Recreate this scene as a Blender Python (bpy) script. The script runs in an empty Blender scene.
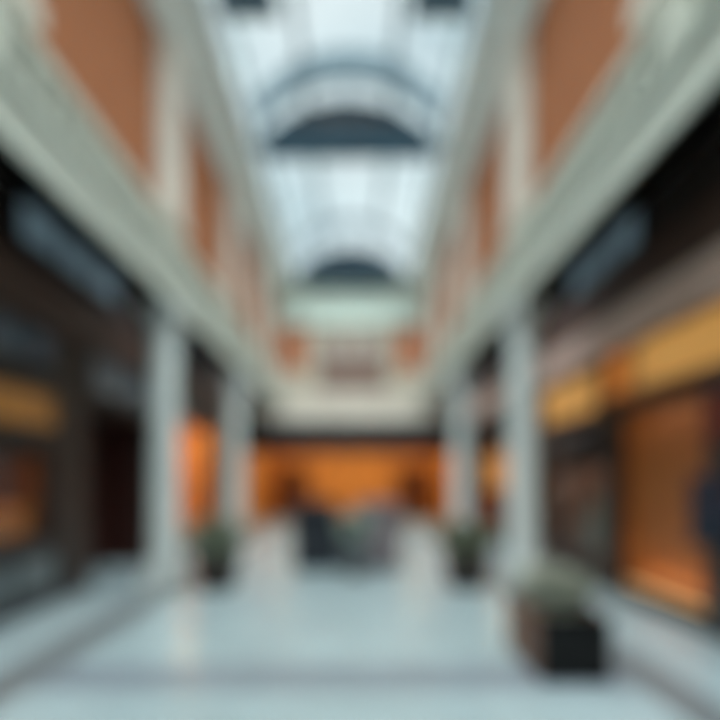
import bpy, bmesh, math, random
from mathutils import Vector, Matrix
random.seed(7)
C = bpy.context.scene.collection
sc = bpy.context.scene
R = math.radians

# ------------------------------------------------ camera, world, sun, exposure
cam_d = bpy.data.cameras.new('camera'); cam = bpy.data.objects.new('camera', cam_d); C.objects.link(cam)
cam.location = (0, 0, 1.6); cam.rotation_euler = (R(90), 0, 0)
cam_d.sensor_width = 36; cam_d.lens = 28
cam_d.shift_x = 5/720; cam_d.shift_y = 120/720
cam_d.clip_start = 0.02; cam_d.clip_end = 200
cam_d.dof.use_dof = True; cam_d.dof.focus_distance = 0.30; cam_d.dof.aperture_fstop = 1.4
sc.camera = cam

w = bpy.data.worlds.new('sky'); sc.world = w; w.use_nodes = True
nt = w.node_tree; bg = nt.nodes['Background']
tc = nt.nodes.new('ShaderNodeTexCoord'); nz = nt.nodes.new('ShaderNodeTexNoise'); nz.inputs['Scale'].default_value = 4.5
nz.inputs['Detail'].default_value = 3
cr = nt.nodes.new('ShaderNodeValToRGB')
cr.color_ramp.elements[0].position = .35; cr.color_ramp.elements[0].color = (.58, .66, .70, 1)
cr.color_ramp.elements[1].position = .65; cr.color_ramp.elements[1].color = (1, 1, 1, 1)
nt.links.new(tc.outputs['Generated'], nz.inputs['Vector']); nt.links.new(nz.outputs['Fac'], cr.inputs['Fac'])
nt.links.new(cr.outputs['Color'], bg.inputs['Color']); bg.inputs['Strength'].default_value = 1.15

sd = bpy.data.lights.new('sun', 'SUN'); sd.energy = 12.5; sd.angle = R(80); sd.color = (1, .985, .96)
sun = bpy.data.objects.new('sun', sd); C.objects.link(sun); sun.location = (0, 0, 20); sun.rotation_euler = (R(16), R(0), 0)

def area(name, loc, size, power, col, rot=(0, 0, 0)):
    d = bpy.data.lights.new(name, 'AREA'); d.shape = 'RECTANGLE'; d.size, d.size_y = size; d.energy = power; d.color = col
    o = bpy.data.objects.new(name, d); C.objects.link(o); o.location = loc; o.rotation_euler = rot
    return o
# shop ceiling lamps (warm) behind the shopfronts
WARM = (1, .55, .2)
area('end_shop_lamp', (-.1, 22.6, 3.0), (6.6, 3.6), 145, (1, .74, .42))
area('left_window_lamp', (-4.55, 14.1, 3.02), (.8, 3.2), 60, (1, .66, .3))
area('right_window_lamp', (4.3, 15.3, 2.42), (.8, 3.0), 32, (1, .72, .4))
area('left_display_lamp', (-4.4, 6.1, 1.95), (.7, 2.0), 9, (1, .55, .25))
area('right_display_lamp', (4.2, 9.65, 1.86), (.6, 2.0), 7, (1, .8, .65))
area('right_alcove_lamp', (3.86, 7.0, .22), (.16, 1.6), 3.5, (1, .6, .25), (R(180), 0, 0))
area('right_alcove_top_lamp', (3.78, 7.0, 2.56), (.16, 1.8), 2.5, (1, .72, .45))
for y in (3.2, 10.5, 16.0):                     # added fill lamps brightening the aisles, inside added louvred housings
    area('aisle_fill', (-3.42, y, 5.26), (.45, 2.9), 60 if y < 5 else 42, (.85, .93, 1))
    area('aisle_fill', (3.13, y, 5.26), (.45, 2.9), 85 if y < 5 else 60, (.85, .93, 1))
sc.view_settings.view_transform = 'Standard'; sc.view_settings.look = 'None'
sc.view_settings.gamma = 1; sc.view_settings.use_curve_mapping = False
sc.view_settings.exposure = 0.12

# ------------------------------------------------ materials
def mat(name, col, rough=.6, metal=0, var=.12, scale=4, col2=None, bump=0, spec=.5, emit=None, es=0, stretch=(1, 1, 1)):
    m = bpy.data.materials.new(name); m.use_nodes = True; n = m.node_tree; b = n.nodes['Principled BSDF']
    t = n.nodes.new('ShaderNodeTexCoord'); mp = n.nodes.new('ShaderNodeMapping'); mp.inputs['Scale'].default_value = stretch
    z = n.nodes.new('ShaderNodeTexNoise'); z.inputs['Scale'].default_value = scale; z.inputs['Detail'].default_value = 5
    r = n.nodes.new('ShaderNodeValToRGB'); r.color_ramp.elements[0].position = .3; r.color_ramp.elements[1].position = .7
    a = [max(0, c*(1-var)) for c in col]; c2 = col2 or [min(1, c*(1+var)) for c in col]
    r.color_ramp.elements[0].color = (*a, 1); r.color_ramp.elements[1].color = (*c2, 1)
    n.links.new(t.outputs['Object'], mp.inputs['Vector']); n.links.new(mp.outputs['Vector'], z.inputs['Vector'])
    n.links.new(z.outputs['Fac'], r.inputs['Fac']); n.links.new(r.outputs['Color'], b.inputs['Base Color'])
    b.inputs['Roughness'].default_value = rough; b.inputs['Metallic'].default_value = metal
    b.inputs['Specular IOR Level'].default_value = spec
    if bump:
        bp = n.nodes.new('ShaderNodeBump'); bp.inputs['Strength'].default_value = bump
        n.links.new(z.outputs['Fac'], bp.inputs['Height']); n.links.new(bp.outputs['Normal'], b.inputs['Normal'])
    if emit:
        b.inputs['Emission Color'].default_value = (*emit, 1); b.inputs['Emission Strength'].default_value = es
    return m
def brick_mat(name, c1, c2, mortar, w_, h_, rough=.7, rot=None, msize=.012, spec=.5, offset=.5):
    m = bpy.data.materials.new(name); m.use_nodes = True; n = m.node_tree; b = n.nodes['Principled BSDF']
    t = n.nodes.new('ShaderNodeTexCoord'); mp = n.nodes.new('ShaderNodeMapping')
    if rot == 'yz':
        s = n.nodes.new('ShaderNodeSeparateXYZ'); cb = n.nodes.new('ShaderNodeCombineXYZ')
        n.links.new(t.outputs['Object'], s.inputs[0]); n.links.new(s.outputs['Y'], cb.inputs['X']); n.links.new(s.outputs['Z'], cb.inputs['Y'])
        n.links.new(cb.outputs[0], mp.inputs['Vector'])
    elif rot == 'xz':
        s = n.nodes.new('ShaderNodeSeparateXYZ'); cb = n.nodes.new('ShaderNodeCombineXYZ')
        n.links.new(t.outputs['Object'], s.inputs[0]); n.links.new(s.outputs['X'], cb.inputs['X']); n.links.new(s.outputs['Z'], cb.inputs['Y'])
        n.links.new(cb.outputs[0], mp.inputs['Vector'])
    else:
        n.links.new(t.outputs['Object'], mp.inputs['Vector'])
    k = n.nodes.new('ShaderNodeTexBrick'); k.inputs['Scale'].default_value = 1; k.offset = offset
    k.inputs['Brick Width'].default_value = w_; k.inputs['Row Height'].default_value = h_; k.inputs['Mortar Size'].default_value = msize
    k.inputs['Color1'].default_value = (*c1, 1); k.inputs['Color2'].default_value = (*c2, 1); k.inputs['Mortar'].default_value = (*mortar, 1)
    n.links.new(mp.outputs['Vector'], k.inputs['Vector'])
    z = n.nodes.new('ShaderNodeTexNoise'); z.inputs['Scale'].default_value = 1.3; z.inputs['Detail'].default_value = 7
    n.links.new(mp.outputs['Vector'], z.inputs['Vector'])
    mx = n.nodes.new('ShaderNodeMix'); mx.data_type = 'RGBA'; mx.blend_type = 'MULTIPLY'; mx.inputs['Factor'].default_value = .35
    n.links.new(k.outputs['Color'], mx.inputs['A']); n.links.new(z.outputs['Fac'], mx.inputs['B'])
    n.links.new(mx.outputs['Result'], b.inputs['Base Color'])
    b.inputs['Roughness'].default_value = rough; b.inputs['Specular IOR Level'].default_value = spec
    return m
def glass(name, tint, gloss=.08, rough=.02):
    m = bpy.data.materials.new(name); m.use_nodes = True; n = m.node_tree; n.nodes.clear()
    o = n.nodes.new('ShaderNodeOutputMaterial'); mx = n.nodes.new('ShaderNodeMixShader'); mx.inputs[0].default_value = gloss
    t = n.nodes.new('ShaderNodeBsdfTransparent'); t.inputs[0].default_value = (*tint, 1)
    g = n.nodes.new('ShaderNodeBsdfGlossy'); g.inputs['Roughness'].default_value = rough
    n.links.new(t.outputs[0], mx.inputs[1]); n.links.new(g.outputs[0], mx.inputs[2]); n.links.new(mx.outputs[0], o.inputs[0])
    return m
M = dict(
 marble=brick_mat('pale marble tiles', (.49, .60, .63), (.45, .56, .595), (.42, .50, .52), .9, .9, .23, offset=0),
 inlay=mat('grey slate inlay', (.17, .19, .20), .35, scale=3),
 band=mat('grey marble band', (.25, .29, .33), .3, scale=3),
 stone=mat('pale green grey stone', (.66, .68, .60), .6, scale=2),
 stone_w=mat('creamy stone', (.84, .77, .68), .6, scale=2),
 column=mat('polished grey stone', (.58, .63, .62), .35, scale=5, var=.2),
 fascia=mat('painted grey green fascia', (.62, .66, .59), .55, scale=3, var=.06),
 terra=brick_mat('terracotta brick', (.62, .21, .075), (.54, .17, .065), (.40, .22, .14), .24, .075, .9, 'yz', spec=.15),
 terra_x=brick_mat('orange terracotta brick', (.72, .22, .07), (.62, .17, .06), (.42, .20, .12), .24, .075, .9, 'xz', spec=.15),
 brownp=mat('mauve brown panel', (.26, .17, .13), .6),
 taupe=mat('taupe plaster', (.32, .28, .24), .7),
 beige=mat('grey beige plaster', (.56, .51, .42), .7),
 dark=mat('charcoal panel', (.022, .022, .026), .45),
 dkbrown=mat('dark brown timber', (.028, .018, .014), .5, scale=6, stretch=(1, .3, 4)),
 brown=mat('brown timber band', (.10, .055, .04), .5, scale=6, stretch=(1, .2, 5)),
 mauve=mat('mauve beige band', (.78, .57, .48), .6),
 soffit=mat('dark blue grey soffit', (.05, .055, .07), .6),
 steel=mat('grey painted steel', (.13, .18, .21), .7, spec=.2),
 navy=mat('dark blue steel', (.014, .04, .06), .75, spec=.15),
 white=mat('white painted steel', (.62, .68, .68), .5),
 timber=mat('burnt orange timber', (.36, .12, .03), .45, scale=5, var=.25, stretch=(3, 3, .4)),
 orangewall=mat('orange plaster', (.66, .27, .06), .7, scale=1.2, var=.25),
 planter=mat('black planter metal', (.010, .010, .010), .5, spec=.2),
 slat=mat('brown slat timber', (.20, .085, .045), .5, scale=8, stretch=(1, .3, 5)),
 leaf=mat('grey green leaf', (.46, .47, .39), .6, scale=9, var=.3),
 leafd=mat('olive leaf', (.20, .22, .15), .6, scale=9, var=.3),
 soil=mat('dark soil', (.04, .03, .02), .9),
 red=mat('dark red lacquer', (.12, .012, .008), .4),
 door=mat('near black red timber', (.05, .012, .008), .5),
 metalp=mat('blue grey metal panel', (.16, .19, .20), .35, metal=.2),
 amber=mat('amber lit sign', (.36, .15, .03), .5, emit=(1, .48, .12), es=.05, var=.2, scale=2),
 gold=mat('golden lit sign', (.66, .33, .08), .5, emit=(1, .5, .13), es=.30, var=.2, scale=2),
 orange=mat('orange lit sign', (.72, .2, .02), .5, emit=(1, .32, .04), es=.25, var=.2, scale=2),
 bluelit=mat('cool lit frosted glass', (.2, .3, .35), .3, emit=(.5, .72, .85), es=.10, var=.3, scale=3),
 bluedim=mat('dim blue glass', (.05, .08, .11), .2, emit=(.4, .6, .8), es=.015, var=.3, scale=3),
 box=mat('orange carton', (.65, .22, .05), .6),
 cloth1=mat('charcoal upholstery', (.03, .036, .045), .85, spec=.2, scale=20),
 cloth2=mat('grey mauve upholstery', (.20, .17, .185), .8, scale=20),
 pot=mat('pale green ceramic', (.38, .45, .42), .35),
 lampglow=mat('warm lamp lens', (.8, .6, .3), .5, emit=(1, .6, .25), es=.8),
 roofglass=glass('skylight glass', (.86, .92, .93), .06),
 lensglass=glass('blue tinted glass', (.07, .12, .16), .1),
 glass=glass('shop glass', (.93, .95, .95), .05),
)

# ------------------------------------------------ mesh helpers
class MB:
    def __init__(s): s.bm = bmesh.new()
    def box(s, x0, x1, y0, y1, z0, z1):
        v = [s.bm.verts.new((x, y, z)) for x in (x0, x1) for y in (y0, y1) for z in (z0, z1)]
        for f in ((0, 1, 3, 2), (4, 6, 7, 5), (0, 4, 5, 1), (2, 3, 7, 6), (0, 2, 6, 4), (1, 5, 7, 3)): s.bm.faces.new([v[i] for i in f])
        return s
    def bar(s, a, b, w_, h_=None):
        a = Vector(a); b = Vector(b); h_ = h_ or w_; d = (b-a).normalized()
        up = Vector((0, 0, 1)) if abs(d.z) < .95 else Vector((0, 1, 0)); u = d.cross(up).normalized(); v = u.cross(d)
        q = [[s.bm.verts.new(p+u*(i*w_/2)+v*(j*h_/2)) for i, j in ((-1, -1), (1, -1), (1, 1), (-1, 1))] for p in (a, b)]
        for k in range(4): s.bm.faces.new([q[0][k], q[0][(k+1) % 4], q[1][(k+1) % 4], q[1][k]])
        s.bm.faces.new(q[0][::-1]); s.bm.faces.new(q[1]); return s
    def lathe(s, prof, x=0, y=0, n=24):
        rings = [[s.bm.verts.new((x+r*math.cos(2*math.pi*k/n), y+r*math.sin(2*math.pi*k/n), z)) for k in range(n)] for r, z in prof]
        for a, b in zip(rings, rings[1:]):
            for k in range(n): s.bm.faces.new([a[k], a[(k+1) % n], b[(k+1) % n], b[k]])
        s.bm.faces.new(rings[0][::-1]); s.bm.faces.new(rings[-1]); return s
    def prism(s, pts, y0, y1):           # outline in x,z extruded along y
        a = [s.bm.verts.new((x, y0, z)) for x, z in pts]; b = [s.bm.verts.new((x, y1, z)) for x, z in pts]; n = len(pts)
        s.bm.faces.new(a); s.bm.faces.new(b[::-1])
        for k in range(n): s.bm.faces.new([a[k], b[k], b[(k+1) % n], a[(k+1) % n]])
        return s
    def strip(s, inner, outer, y0, y1):  # band between two x,z polylines, extruded along y
        for k in range(len(inner)-1):
            s.prism([inner[k], inner[k+1], outer[k+1], outer[k]], y0, y1)
        return s
    def build(s, name, m, parent=None, bevel=0, smooth=False):
        bmesh.ops.recalc_face_normals(s.bm, faces=s.bm.faces)
        me = bpy.data.meshes.new(name); s.bm.to_mesh(me); s.bm.free(); me.materials.append(m)
        if smooth:
            for p in me.polygons: p.use_smooth = True
            me.set_sharp_from_angle(angle=R(40))
        o = bpy.data.objects.new(name, me); C.objects.link(o)
        if parent: o.parent = parent
        if bevel:
            bv = o.modifiers.new('bevel', 'BEVEL'); bv.width = bevel; bv.segments = 2; bv.limit_method = 'ANGLE'
        return o
def tag(o, label, cat, group=None):
    o['label'] = label; o['category'] = cat
    if group: o['group'] = group
    return o
def thing(name, label, cat, loc=(0, 0, 0), group=None, rz=0):
    o = bpy.data.objects.new(name, None); C.objects.link(o); o.location = loc; o.rotation_euler = (0, 0, rz)
    return tag(o, label, cat, group)
def struct(o, ): o['kind'] = 'structure'; return o
def copy_tree(o, parent=None):
    c = o.copy(); C.objects.link(c); c.parent = parent
    for ch in list(o.children): copy_tree(ch, c)
    return c
def pierced(x0, x1, ya, yb, za, zb, holes):   # wall slab in the y,z plane with rectangular openings
    m = MB(); ys = sorted({ya, yb, *[h[0] for h in holes], *[h[1] for h in holes]})
    for a, b in zip(ys, ys[1:]):
        hs = sorted((h[2], h[3]) for h in holes if h[0] <= a and h[1] >= b); z = za
        for h0, h1 in hs:
            if h0 > z: m.box(x0, x1, a, b, z, h0)
            z = h1
        if z < zb: m.box(x0, x1, a, b, z, zb)
    return m

XL, XR, AL, AR = -3.95, 3.70, -2.75, 2.42      # shop walls, atrium walls
YB, YE = -7.0, 20.0
# ------------------------------------------------ the setting
struct(MB().box(-6, 6, YB, 26, -.2, 0).build('floor', M['marble']))
def flat(name, m, x0, x1, y0, y1, h=.003): return struct(MB().box(x0, x1, y0, y1, .0005, h).build(name, m))
flat('trim_1', M['inlay'], -2.98, -2.5, YB, YE); flat('trim_2', M['inlay'], 2.2, 2.62, YB, YE)
for i, (a, b) in enumerate(((4.25, 4.85), (-.2, .2))): flat('trim_%d' % (3+i), M['band'], -2.5, 2.2, a, b)
# left shop wall
holesL = [(1.0, 3.9, .8, 2.0), (4.6, 7.35, .8, 2.0), (8.3, 10.8, 0, 2.75), (12.2, 15.9, .25, 3.1)]
struct(pierced(XL-.2, XL, YB, YE, 0, 5.3, holesL).build('wall_left', M['dkbrown']))
holesR = [(5.9, 8.05, .12, 2.6), (8.4, 10.9, .35, 1.9), (13.6, 17.1, 1.25, 2.45)]
struct(pierced(XR, XR+.2, YB, YE, 0, 5.3, holesR).build('wall_right', M['dkbrown']))
# recesses behind the openings
def recess(name, side, h, depth, m):
    x0 = XL-.2 if side < 0 else XR+.2; x1 = x0+side*depth; a, b = sorted((x0, x1)); t = .06; y0, y1, z0, z1 = h
    r = MB(); bx = (a-t, a) if side < 0 else (b, b+t)
    r.box(bx[0], bx[1], y0-t, y1+t, z0-t if z0 > 0 else 0, z1+t); r.box(a, b, y0-t, y0, z0, z1); r.box(a, b, y1, y1+t, z0, z1)
    r.box(a, b, y0-t, y1+t, z1, z1+t)
    if z0 > 0: r.box(a, b, y0-t, y1+t, z0-t, z0)
    return struct(r.build(name, m))
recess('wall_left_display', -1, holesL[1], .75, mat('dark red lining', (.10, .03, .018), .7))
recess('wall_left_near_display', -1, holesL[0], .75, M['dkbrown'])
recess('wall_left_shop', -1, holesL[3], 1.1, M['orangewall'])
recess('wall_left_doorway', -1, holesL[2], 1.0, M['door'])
recess('wall_right_alcove', 1, holesR[0], .12, M['timber'])
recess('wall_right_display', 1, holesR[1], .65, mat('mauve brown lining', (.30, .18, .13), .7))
recess('wall_right_shop', 1, holesR[2], 1.0, mat('golden lining', (.62, .40, .19), .7))
# bands on the shop walls
struct(MB().box(XL, XL+.06, YB, YE, 3.62, 4.2).build('trim_5', M['brown']))
struct(MB().box(XR-.07, XR, YB, YE, 3.45, 3.95).build('trim_6', M['mauve']))
struct(MB().box(XR-.04, XR, YB, YE, 3.955, 4.5).build('trim_7', M['brown']))
struct(MB().box(XL, XL+.05, YB, 8.25, 0, .14).box(XL, XL+.05, 10.85, YE, 0, .14).build('baseboard_left', M['dark']))
struct(MB().box(XR-.05, XR, YB, YE, 0, .115).build('baseboard_right', M['dark']))
# soffits over the side aisles and atrium structure
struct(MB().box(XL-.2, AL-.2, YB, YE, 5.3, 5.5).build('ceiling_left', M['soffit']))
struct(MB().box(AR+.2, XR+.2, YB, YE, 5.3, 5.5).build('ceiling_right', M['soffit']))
pil = [(-4.0, -2.9), (.1, 1.2), (4.1, 4.85), (8.1, 9.05), (12.3, 13.1), (16.0, 17.1), (19.6, 20.0)]
ti = 8
for s, X, nm in ((-1, AL, 'left'), (1, AR, 'right')):
    def bx(m, d0, d1, *r): a, b = sorted((X+s*d0, X+s*d1)); return m.box(a, b, *r)
    f = MB(); bx(f, -.02, .3, YB, YE, 4.24, 4.74); bx(f, -.09, .3, YB, YE, 4.70, 4.80); bx(f, -.05, .3, YB, YE, 4.24, 4.31)
    struct(f.build('trim_%d' % ti, M['fascia'], bevel=.012)); ti += 1
    u = MB(); bx(u, .2, .45, YB, YE, 5.5, 8.6); bx(u, .06, .2, YB, YE, 5.2, 5.5); bx(u, .1, .2, YB, YE, 8.2, 8.6)
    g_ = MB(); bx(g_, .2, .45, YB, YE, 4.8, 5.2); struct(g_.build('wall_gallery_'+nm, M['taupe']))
    struct(u.build('wall_upper_'+nm, M['stone']))
    for k, (a, b) in enumerate(pil):
        p = MB(); bx(p, 0, .2, a, b, 5.5, 8.2); bx(p, -.05, 0, a-.04, b+.04, 7.95, 8.2); bx(p, -.05, 0, a-.04, b+.04, 5.5, 5.68)
        p = p.build('trim_%d' % ti, M['stone_w'], bevel=.01); struct(p); ti += 1
    for (a0, a1), (b0, b1) in zip(pil, pil[1:]):
        p = MB(); bx(p, .12, .199, a1+.05, b0-.05, 5.52, 8.19); struct(p.build('trim_%d' % ti, M['terra'])); ti += 1
# end wall
e = MB()
e.box(AL, AR, YE, YE+.3, 4.78, 8.82).box(XL, XR, YE, YE+.3, 3.62, 4.78)
struct(e.build('wall_end', M['beige']))
struct(MB().box(AL+.01, AR-.01, YE-.12, YE, 7.15, 8.3).box(AL+.01, AR-.01, YE-.2, YE, 8.3, 8.6).box(AL+.01, AR-.01, YE-.18, YE, 7.1, 7.25).build('trim_40', mat('pale green frieze', (.56, .66, .60), .6)))
struct(MB().box(AL+.08, -1.75, YE-.05, YE, 5.5, 7.05).build('trim_41', M['terra_x']))
struct(MB().box(1.5, AR-.05, YE-.05, YE, 5.5, 7.05).build('trim_42', M['terra_x']))
struct(MB().box(XL, XR, YE-.14, YE, 3.68, 4.6).box(XL, XR, YE-.22, YE, 4.5, 4.72).build('trim_43', M['stone_w']))
struct(MB().box(XL, XR, YE-.1, YE+.3, 2.64, 3.67).build('trim_44', M['dark']))
# end window with brown frame
w1 = MB().box(-1.3, 1.1, YE-.1, YE-.001, 4.8, 6.75); w1 = struct(w1.build('window_1', M['brownp']))
for i in range(3):
    x = -1.2+i*.77
    MB().box(x, x+.62, YE-.13, YE-.101, 4.98, 5.98).build('window_pane', mat('dusky glass', (.22, .15, .13), .3), w1)
    MB().box(x, x+.62, YE-.13, YE-.101, 6.08, 6.65).build('window_pane', mat('pale glass', (.42, .38, .34), .3), w1)
# room beyond the end
struct(MB().box(XL-.2, XL, YE, 25.2, 0, 3.3).box(XR, XR+.2, YE, 25.2, 0, 3.3).box(XL, XR, 25, 25.2, 0, 3.3).build('wall_end_shop', M['orangewall']))
struct(MB().box(XL, XR, YE+.3, 25.2, 3.1, 3.3).build('ceiling_end_shop', M['beige']))
struct(MB().box(XL-.2, XR+.2, YB-.2, YB, 0, 11).build('wall_back', M['stone']))

# ------------------------------------------------ skylight
CX, HW = -.15, 2.1
struct(MB().prism([(AL-.1, 8.05), (AL-.02, 8.05), (CX-HW-.08, 8.74), (CX-HW-.08, 8.9), (AL-.1, 8.9)], YB, YE+.3).prism([(AR+.1, 8.05), (AR+.02, 8.05), (CX+HW+.08, 8.74), (CX+HW+.08, 8.9), (AR+.1, 8.9)], YB, YE+.3).build('ceiling', mat('off white ceiling', (.80, .84, .80), .7)))
def arc(hw, z0, z1, n=14, a0=-1, a1=1):
    sg = z1-z0; r = (hw*hw+sg*sg)/(2*sg); A = math.asin(hw/r); cz = z1-r
    return [(CX+r*math.sin(A*t), cz+r*math.cos(A*t)) for t in [a0+(a1-a0)*k/n for k in range(n+1)]]
sky = thing('skylight', 'long glazed skylight vault of white steel and pale glass along the atrium roof', 'skylight', (0, 0, 0))
MB().box(CX-HW-.08, CX-HW+.04, YB, YE, 8.7, 8.86).box(CX+HW-.04, CX+HW+.08, YB, YE, 8.7, 8.86).build('curb', M['white'], sky)
out = arc(HW, 9.7, 10.9); inn = arc(HW-.07, 9.66, 10.83)
prof_o = [(CX-HW, 8.8)]+out+[(CX+HW, 8.8)]; prof_i = [(CX-HW+.07, 8.8)]+inn+[(CX+HW-.07, 8.8)]
ys = [-5.33+k*1.9233 for k in range(14)]
ys = [YE-.04-k*1.9233 for k in range(14)]
for y in ys: MB().strip(prof_i, prof_o, y-.035, y+.035).build('rib', M['white'], sky)
for a, b in zip(ys[1:], ys):
    go = [(x, z) for x, z in prof_o]; gi = [(CX+(x-CX)*.995, z-.012) for x, z in prof_o]
    MB().strip(gi, go, a+.036, b-.036).build('glazing', M['roofglass'], sky, smooth=False)
for t in (-1, -.42, .42, 1):
    x, z = arc(HW-.06, 9.66, 10.84, 1, t, t+.0001)[0]
    MB().bar((x, ys[-1], z), (x, YE-.1, z), .13 if abs(t) < 1 else .1, .1).build('purlin', M['steel'], sky)
# gable at the far end
MB().prism(prof_o, YE-.005, YE+.01).build('gable_glass', M['roofglass'], sky)
for x in (-1.4, -.7, 0, .7, 1.4): MB().box(CX+x-.03, CX+x+.03, YE-.06, YE-.006, 8.8, 10.3 if abs(x) > 1 else 10.7).build('mullion', M['steel'], sky)

def truss(y, label, ad=.6, th=.4):
    t = thing('roof_truss', label, 'roof truss', (0, y, 0), 'arched trusses under the skylight')
    MB().strip(arc(HW-.1, 9.64-ad, 10.8-ad), arc(HW-.06, 9.64, 10.8), -.1, .1).build('arch', M['steel'], t)
    MB().box(CX-1.75, CX+1.75, -.12, .12, 9.0-th, 9.0).build('tie_beam', M['navy'], t)
    for q in (-1, 1): MB().box(*sorted((CX+q*1.751, CX+q*(HW-.05))), -.06, .06, 8.66, 8.86).build('beam_end', M['steel'], t)
    L = arc(1.68, 9.0, 9.68); MB().prism(L, -.02, .02).build('lens_panel', M['lensglass'], t)
    MB().strip(arc(1.64, 9.0, 9.62), arc(1.72, 9.0, 9.7), -.06, .06).build('lens_rim', M['navy'], t)
    for x in (-.9, 0, .9): MB().bar((CX+x, 0, 8.98), (CX+x, 0, 10.3-abs(x)*.2), .04).build('hanger', M['steel'], t)
    return t
truss(12.0, 'arched grey truss with dark blue tie beam, the nearer one, high under the skylight', .6, .46)
truss(19.6, 'arched grey truss with dark tie beam, the farther one, just above the end wall', .14, .5)
MB().bar((CX-HW, 8.0, 8.97), (CX+HW, 8.0, 8.97), .07).build('cross_bar', M['steel'], sky)
for s, nm in ((-1, 'left'), (1, 'right')):
    t = thing('floodlight', 'dark floodlight hung under the skylight at the top, the %s of the two' % nm, 'floodlight', (CX+s*1.38, 8.0, 8.3), 'floodlights under the skylight')
    hs = MB().prism([(-.44, .0), (.44, .0), (.34, .3), (-.34, .3)], -.16, .16).build('housing', M['navy'], t, bevel=.02)
    MB().box(-.4, .4, -.13, .13, -.02, -.001).build('lens', M['steel'], hs)
    MB().bar((0, 0, .3), (0, 0, .62), .05).build('bracket', M['navy'], t)

# ------------------------------------------------ louvred housings, added to hide the aisle fill lamps from view
for s_, x, nm in ((-1, -3.42, 'left'), (1, 3.13, 'right')):
    for y, pos in ((3.2, 'nearest'), (10.5, 'second'), (16.0, 'farthest')):
        t = thing('fill_light_housing', 'added long louvred housing of a fill lamp in the dark ceiling of the %s aisle, %s of that aisle' % (nm, pos), 'light', (x, y, 5.0), 'added aisle fill lights')
        MB().box(-.27, -.24, -1.5, 1.5, 0, .298).box(.24, .27, -1.5, 1.5, 0, .298).box(-.24, .24, -1.5, -1.47, 0, .298).box(-.24, .24, 1.47, 1.5, 0, .298).build('housing', M['dark'], t)
        lv = None
        for k in range(8):
            if lv is None: lv = MB().box(-.239, .239, -.006, .006, 0, .24).build('louvre', M['dark'], t); o = lv
            else: o = lv.copy(); C.objects.link(o); o.parent = t
            o.location = (0, -1.14+k*.326, 0)

# ------------------------------------------------ columns
def column(x, y, label):
    t = thing('column', label, 'column', (x, y, 0), 'columns along the arcade')
    MB().box(-.29, .29, -.29, .29, .004, .22).build('plinth', M['column'], t, bevel=.012)
    MB().lathe([(.27, .22), (.27, .28), (.24, .33), (.235, .36), (.22, .4), (.205, 3.83)], n=32).build('shaft', M['column'], t, smooth=True)
    MB().lathe([(.205, 3.83), (.24, 3.86), (.24, 3.91), (.21, 3.94), (.28, 4.08)], n=32).box(-.29, .29, -.29, .29, 4.08, 4.236).build('capital', M['column'], t, smooth=True)
for i, y in enumerate((3.05, 8.45, 13.3)):
    if i == 0: continue
    w_ = ('', 'nearer', 'farther')[i]
    column(-2.87, y, 'round grey stone column in the left row, %s of that row' % w_)
    column(2.53, y, 'round grey stone column in the right row, %s of that row' % w_)

# balustrades above the fascia, one per bay
for s, X, nm in ((-1, AL, 'left'), (1, AR, 'right')):
    for (a0, a1), (b0, b1), pos in zip(pil[2:], pil[3:], ('nearest', 'second', 'third', 'farthest')):
        t = thing('balustrade', 'grey stone balustrade over the %s fascia, %s length from the viewer' % (nm, pos), 'balustrade', (X+s*.02, a0, 4.805), 'balustrades above the fascias')
        L = b0-a0-.02
        MB().box(-.06, .06, 0, L, 0, .07).build('bottom_rail', M['stone'], t); MB().box(-.07, .07, 0, L, .42, .5).build('top_rail', M['stone'], t)
        MB().box(-.065, .065, 0, .22, .07, .42).build('pier', M['stone'], t)
        n = int((L-.3)/.3)
        bal = None
        for k in range(n):
            if bal is None:
                bal = MB().lathe([(.035, .07), (.055, .16), (.03, .28), (.045, .36), (.035, .42)], n=10).build('baluster', M['stone'], t, smooth=True); o = bal
            else:
                o = bal.copy(); C.objects.link(o); o.parent = t
            o.location = (0, .36+k*(L-.42)/max(1, n-1)*.97, 0)

# ------------------------------------------------ shopfronts, left
def framed(name, label, cat, s, y0, y1, z0, z1, pane, frame, group=None, mull=(), proud=.05, fw=.06, paneat=.012):
    X = XL if s < 0 else XR
    t = thing(name, label, cat, (X, (y0+y1)/2, z0), group); L = (y1-y0)/2; H = z1-z0; d = -s
    def bb(m, a, b, *r): a, b = sorted((d*a, d*b)); return m.box(a, b, *r)
    f = MB(); bb(f, .001, proud, -L, -L+fw, 0, H); bb(f, .001, proud, L-fw, L, 0, H); bb(f, .001, proud, -L+fw, L-fw, 0, fw); bb(f, .001, proud, -L+fw, L-fw, H-fw, H)
    f.build('frame', frame, t)
    bb(MB(), .001, paneat, -L+fw, L-fw, fw, H-fw).build('pane' if cat == 'window' else 'panel', pane, t)
    for q in mull:
        y = -L+fw+q*(2*L-2*fw); bb(MB(), paneat, proud, y-.02, y+.02, fw, H-fw).build('mullion', frame, t)
    return t
G = 'high windows under the aisle ceilings'
framed('clerestory_window', 'dim blue lit window high on the left shop wall, nearest of its row', 'window', -1, 6.5, 9.3, 4.42, 5.0, M['bluelit'], M['dark'], G, (.33, .66))
framed('clerestory_window', 'dim blue lit window high on the left wall between the first two columns', 'window', -1, 11.2, 13.6, 4.42, 5.0, M['bluedim'], M['dark'], G, (.5,))
framed('clerestory_window', 'dim blue lit window high on the right shop wall, nearest of its row', 'window', 1, 7.2, 9.6, 4.62, 5.2, M['bluelit'], M['dark'], G, (.33, .66))
framed('clerestory_window', 'dim blue window high on the right wall between the first two columns', 'window', 1, 11.2, 13.6, 4.62, 5.2, M['bluedim'], M['dark'], G, (.5,))
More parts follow.
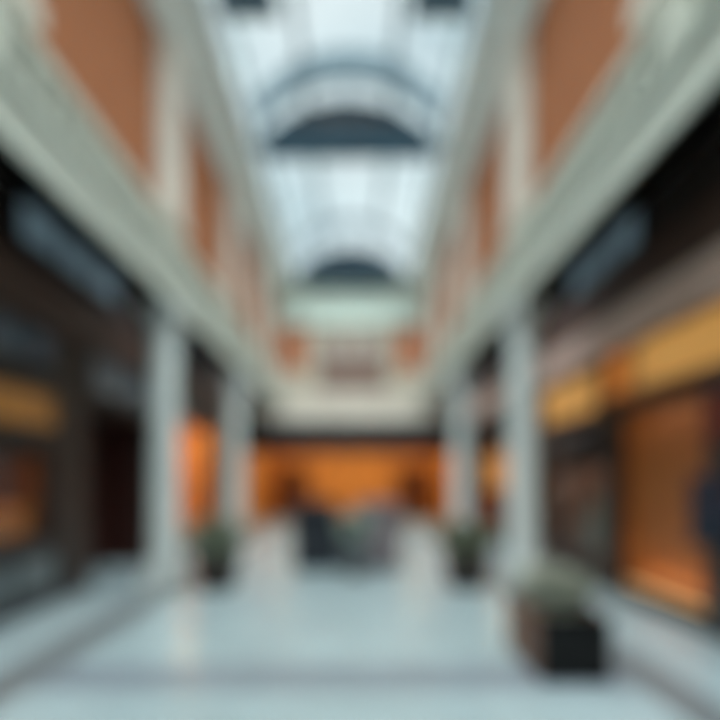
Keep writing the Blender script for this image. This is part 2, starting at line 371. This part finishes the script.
framed('transom_window', 'dark blue transom window above the amber sign at far left', 'window', -1, 4.6, 7.35, 2.98, 3.5, M['bluedim'], M['dark'], None, (.25, .5, .75))
framed('transom_window', 'grey blue transom window above the dark doorway on the left', 'window', -1, 8.3, 11.0, 2.9, 3.56, mat('grey blue glass', (.10, .13, .16), .25, emit=(.4, .55, .65), es=.02), M['dark'], None, (.5,))
framed('lit_sign', 'long amber lit sign above the left display window', 'sign', -1, 4.6, 7.3, 2.2, 2.72, M['amber'], M['dark'], None, (), .09, .05, .07)
framed('riser_panel', 'blue grey metal panel under the left display window', 'panel', -1, 4.6, 7.45, .16, .74, M['metalp'], M['dark'], None, (.33, .66))
def shop_window(s, h, label, mull=1, m='dark'):
    X = XL-.1 if s < 0 else XR+.1; y0, y1, z0, z1 = h
    t = thing('shop_window', label, 'window', (X, (y0+y1)/2, z0+.001)); L = (y1-y0)/2-.002; H = z1-z0-.004; fw = .06
    MB().box(-.04, .04, -L, -L+fw, 0, H).box(-.04, .04, L-fw, L, 0, H).box(-.04, .04, -L+fw, L-fw, 0, fw).box(-.04, .04, -L+fw, L-fw, H-fw, H).build('frame', M[m], t)
    for k in range(mull):
        y = -L+(k+1)*2*L/(mull+1); MB().box(-.035, .035, y-.025, y+.025, fw, H-fw).build('mullion', M[m], t)
    MB().box(-.004, .004, -L+fw, L-fw, fw, H-fw).build('pane', M['glass'], t)
    return t
shop_window(-1, holesL[1], 'dark framed display window at far left with orange goods inside')
shop_window(-1, holesL[3], 'tall shop window on the left glowing orange behind the first column', 1, 'steel')
shop_window(1, holesR[1], 'brown display window on the right under the dark canopy')
shop_window(1, holesR[2], 'small golden lit shop window on the right behind the nearest column', 1)
# dark doorway: double door
t = thing('double_door', 'nearly black wooden double door in the recess on the left', 'door', (XL-.9, 9.6, .002))
for s, nm in ((-1, 'door_leaf'), (1, 'door_leaf')):
    lf = MB().box(-.03, .03, min(0.01*s, s*1.15), max(.01*s, s*1.15), .01, 2.66).box(.03, .045, *sorted((s*.15, s*1.0)), 1.25, 2.5).box(.03, .045, *sorted((s*.15, s*1.0)), .2, 1.1).build('door_leaf', M['door'], t)
    MB().bar((.07, s*.1, .95), (.07, s*.1, 1.35), .03).bar((.02, s*.1, 1.0), (.07, s*.1, 1.0), .02).bar((.02, s*.1, 1.3), (.07, s*.1, 1.3), .02).build('handle', M['steel'], lf)
# orange cartons on a shelf at the left display
sh = tag(MB().box(XL-.85, XL-.16, 4.62, 7.33, .84, .87).box(XL-.85, XL-.16, 4.62, 7.33, .801, .84).build('display_shelf', M['dkbrown']), 'low dark shelf inside the left display window holding orange cartons', 'shelf')
ds = ('nearest', 'second', 'third', 'fourth', 'farthest')
for k in range(5):
    t = thing('carton', 'orange carton on the low shelf of the left display window, %s of five' % ds[k], 'carton', (XL-.42, 4.9+k*.53, .871), 'orange cartons in the left window')
    h = (.34, .30, .36, .32, .35)[k]
    MB().box(-.16, .16, -.21, .21, 0, h).build('body', M['box'], t, bevel=.008)
    MB().box(-.17, .17, -.22, .22, h+.001, h+.05).build('lid', M['orange'] if 0 else M['box'], t, bevel=.006)

# ------------------------------------------------ shopfronts, right
framed('lit_sign', 'long golden lit sign at the right edge above the timber panel', 'sign', 1, 4.4, 7.3, 2.72, 3.4, M['gold'], M['timber'], None, (), .09, .05, .07)
framed('lit_sign', 'short orange lit sign between the two golden signs on the right', 'sign', 1, 7.34, 8.1, 2.72, 3.4, M['orange'], M['timber'], None, (), .09, .04, .07)
framed('lit_sign', 'golden lit sign above the dark canopy on the right', 'sign', 1, 8.35, 10.8, 2.6, 3.32, M['gold'], M['timber'], None, (), .09, .05, .07)
t = thing('canopy', 'dark canopy strip over the brown display window on the right', 'canopy', (XR, 9.6, 1.95))
MB().prism([(-.001, .0), (-.5, .0), (-.5, .18), (-.001, .5)], -1.25, 1.25).build('hood', M['dark'], t); MB().box(-.53, -.501, -1.25, 1.25, -.04, .2).build('valance', M['dkbrown'], t)
# timber planks in the alcove
t = thing('timber_panelling', 'burnt orange timber plank panel lit from below on the right', 'panelling', (XR+.3, 6.975, .13))
for k in range(7):
    y = -1.06+k*.3035; MB().box(0, .018, y, y+.295, 0, 2.45).build('plank', M['timber'], t, bevel=.004)
t = thing('floor_uplight', 'warm strip light at the foot of the timber panel', 'light', (XR+.14, 7.0, .122))
MB().box(-.05, .05, -.9, .9, 0, .04).build('housing', M['dark'], t); MB().box(-.035, .035, -.88, .88, .041, .055).build('lens', M['lampglow'], t)
# dark pier with red sign and navy case at the frame edge
struct(MB().box(XR-.1, XR-.001, 4.5, 5.75, .12, 2.7).build('trim_50', M['dark']))
tag(MB().box(XR-.16, XR-.101, 5.0, 5.72, 2.0, 2.5).build('red_sign', M['red'], bevel=.01), 'dark red blank sign on the black pier at the right edge', 'sign')
t = thing('display_case', 'dark navy wall case on the black pier at the right edge', 'case', (XR-.101, 5.36, .95))
MB().box(-.2, 0, -.34, .34, 0, .7).build('body', mat('navy case', (.012, .018, .035), .4), t, bevel=.01); MB().box(-.22, -.201, -.3, .3, .05, .65).build('door', mat('navy case door', (.02, .03, .05), .2), t)
# right display contents
t = thing('vase', 'grey ceramic vase in the brown display window on the right', 'vase', (XR+.5, 9.6, .36))
MB().lathe([(.12, 0), (.22, .3), (.2, .6), (.09, .85), (.13, 1.0)], n=20).build('body', M['pot'], t, smooth=True)
tag(MB().box(XR-.08, XR-.001, 13.6, 17.1, .3, 1.15).build('counter_front', M['red'], bevel=.01), 'dark red panel under the small golden window on the right', 'panel')

# ------------------------------------------------ planters
def foliage(name, n, rx, ry, h, m, parent, z0, lw=.05, seed=1, spread=1.0):
    rnd = random.Random(seed); bm = bmesh.new()
    for k in range(n):
        a = rnd.random()*6.283; rr = rnd.random()**.5; bx_, by_ = rx*.7*rr*math.cos(a), ry*.7*rr*math.sin(a)
        hh = h*(.55+.45*rnd.random())*(1-.25*rr); dx, dy = math.cos(a)*rx*spread*rr*.9, math.sin(a)*ry*spread*rr*.9
        tw = rnd.random()*3.14; u = Vector((math.cos(tw), math.sin(tw), 0)); prev = None
        for j in range(5):
            q = j/4; p = Vector((bx_+dx*q*q, by_+dy*q*q, z0+hh*(q-.18*q*q*q))); w_ = lw*math.sin(math.pi*(.12+.86*q))
            c = [bm.verts.new(p-u*w_), bm.verts.new(p+u*w_)]
            if prev: bm.faces.new([prev[0], prev[1], c[1], c[0]])
            prev = c
    me = bpy.data.meshes.new(name); bm.to_mesh(me); bm.free(); me.materials.append(m)
    o = bpy.data.objects.new(name, me); C.objects.link(o); o.parent = parent; return o
t = thing('box_planter', 'black and brown box planter with grey green plants on the floor at the right front', 'planter', (1.72, 4.9, .003))
for q in (-.5, .46): MB().box(-.26, .3, q, q+.04, 0, .52).build('end_panel', M['planter'], t, bevel=.008)
for sx in (-.26, .26):
    m_ = MB()
    for k in range(5): m_.box(sx, sx+.04, -.459, .459, .02+k*.1, .11+k*.1)
    m_.build('slatted_side', M['slat'], t)
MB().box(-.215, .255, -.455, .455, .02, .46).build('soil', M['soil'], t)
foliage('foliage', 190, .30, .5, .62, M['leaf'], t, .44, .045, 3, .5)
def pot_plant(x, y, label, r, h, ph, m, seed, pm):
    t = thing('potted_plant', label, 'plant', (x, y, .003), 'potted plants along the arcade')
    pt = MB().lathe([(r*.72, 0), (r*.95, h*.5), (r, h*.9), (r*1.06, h*.92), (r*1.06, h), (r*.93, h), (r*.9, h*.9)], n=24).build('pot', pm, t, smooth=True)
    MB().lathe([(r*.8, h*.86), (r*.88, h*.93)], n=20).build('soil', M['soil'], pt)
    foliage('foliage', 130, r*1.1, r*1.1, ph, m, t, h*.9, .045, seed, 1.0)
    return t
pot_plant(-2.04, 8.3, 'grey green plant in a dark pot beside the nearest left column', .34, .5, .9, mat('dusty green leaf', (.22, .25, .18), .6), 5, M['dkbrown'])
pot_plant(1.68, 8.45, 'olive green plant in a dark pot beside the nearest right column', .35, .48, .9, M['leafd'], 9, M['dkbrown'])
# seating group in the centre of the floor
def armchair(x, y, rz, m, label, wide=.88):
    t = thing('armchair', label, 'armchair', (x, y, .003), 'armchairs round the grey pot', rz)
    w2 = wide/2
    MB().box(-w2+.1, w2-.1, -.36, .25, .03, .45).build('seat', m, t, bevel=.04)
    MB().prism([(-w2+.02, .03), (w2-.02, .03), (w2, 1.02), (w2-.1, 1.2), (-w2+.1, 1.2), (-w2, 1.02)], .25, .42).build('backrest', m, t, bevel=.04)
    for s in (-1, 1):
        MB().box(*sorted((s*(w2-.1), s*w2)), -.36, .26, .03, .66).build('armrest', m, t, bevel=.03)
        for yy in (-.3, .33): MB().lathe([(.03, 0), (.03, .03)], s*(w2-.08), yy, 10).build('leg', M['dark'], t)
    return t
armchair(-.66, 10.15, R(12), M['cloth1'], 'charcoal high backed armchair left of the grey pot in the middle of the floor')
armchair(.36, 10.15, R(-12), M['cloth2'], 'grey mauve high backed armchair right of the grey pot in the middle of the floor')
t = thing('potted_plant', 'grey ceramic pot with a pale silvery plant between the two armchairs', 'plant', (-.0, 9.35, .003))
pt = MB().lathe([(.16, 0), (.24, .25), (.26, .55), (.28, .58), (.25, .58), (.23, .5)], n=28).build('pot', mat('grey ceramic', (.13, .14, .15), .4), t, smooth=True)
MB().lathe([(.2, .48), (.22, .52)], n=20).build('soil', M['soil'], pt)
foliage('foliage', 200, .26, .26, .85, mat('pale silver leaf', (.36, .42, .37), .6), t, .5, .05, 12, .8)
# display cabinets in the end shop
for s, x, nm in ((-1, -2.6, 'left'), (1, 2.45, 'right')):
    t = thing('display_cabinet', 'brown timber display cabinet in the end shop, the %s one' % nm, 'cabinet', (x, 23.6, .003), 'cabinets in the end shop')
    MB().box(-.7, .7, -.25, .25, 0, .12).box(-.7, -.64, -.25, .25, .12, 2.1).box(.64, .7, -.25, .25, .12, 2.1).box(-.64, .64, .22, .25, .12, 2.1).box(-.7, .7, -.25, .25, 2.1, 2.16).build('body', M['timber'], t)
    for z in (.6, 1.1, 1.6): MB().box(-.64, .64, -.22, .22, z, z+.03).build('shelf', M['timber'], t)
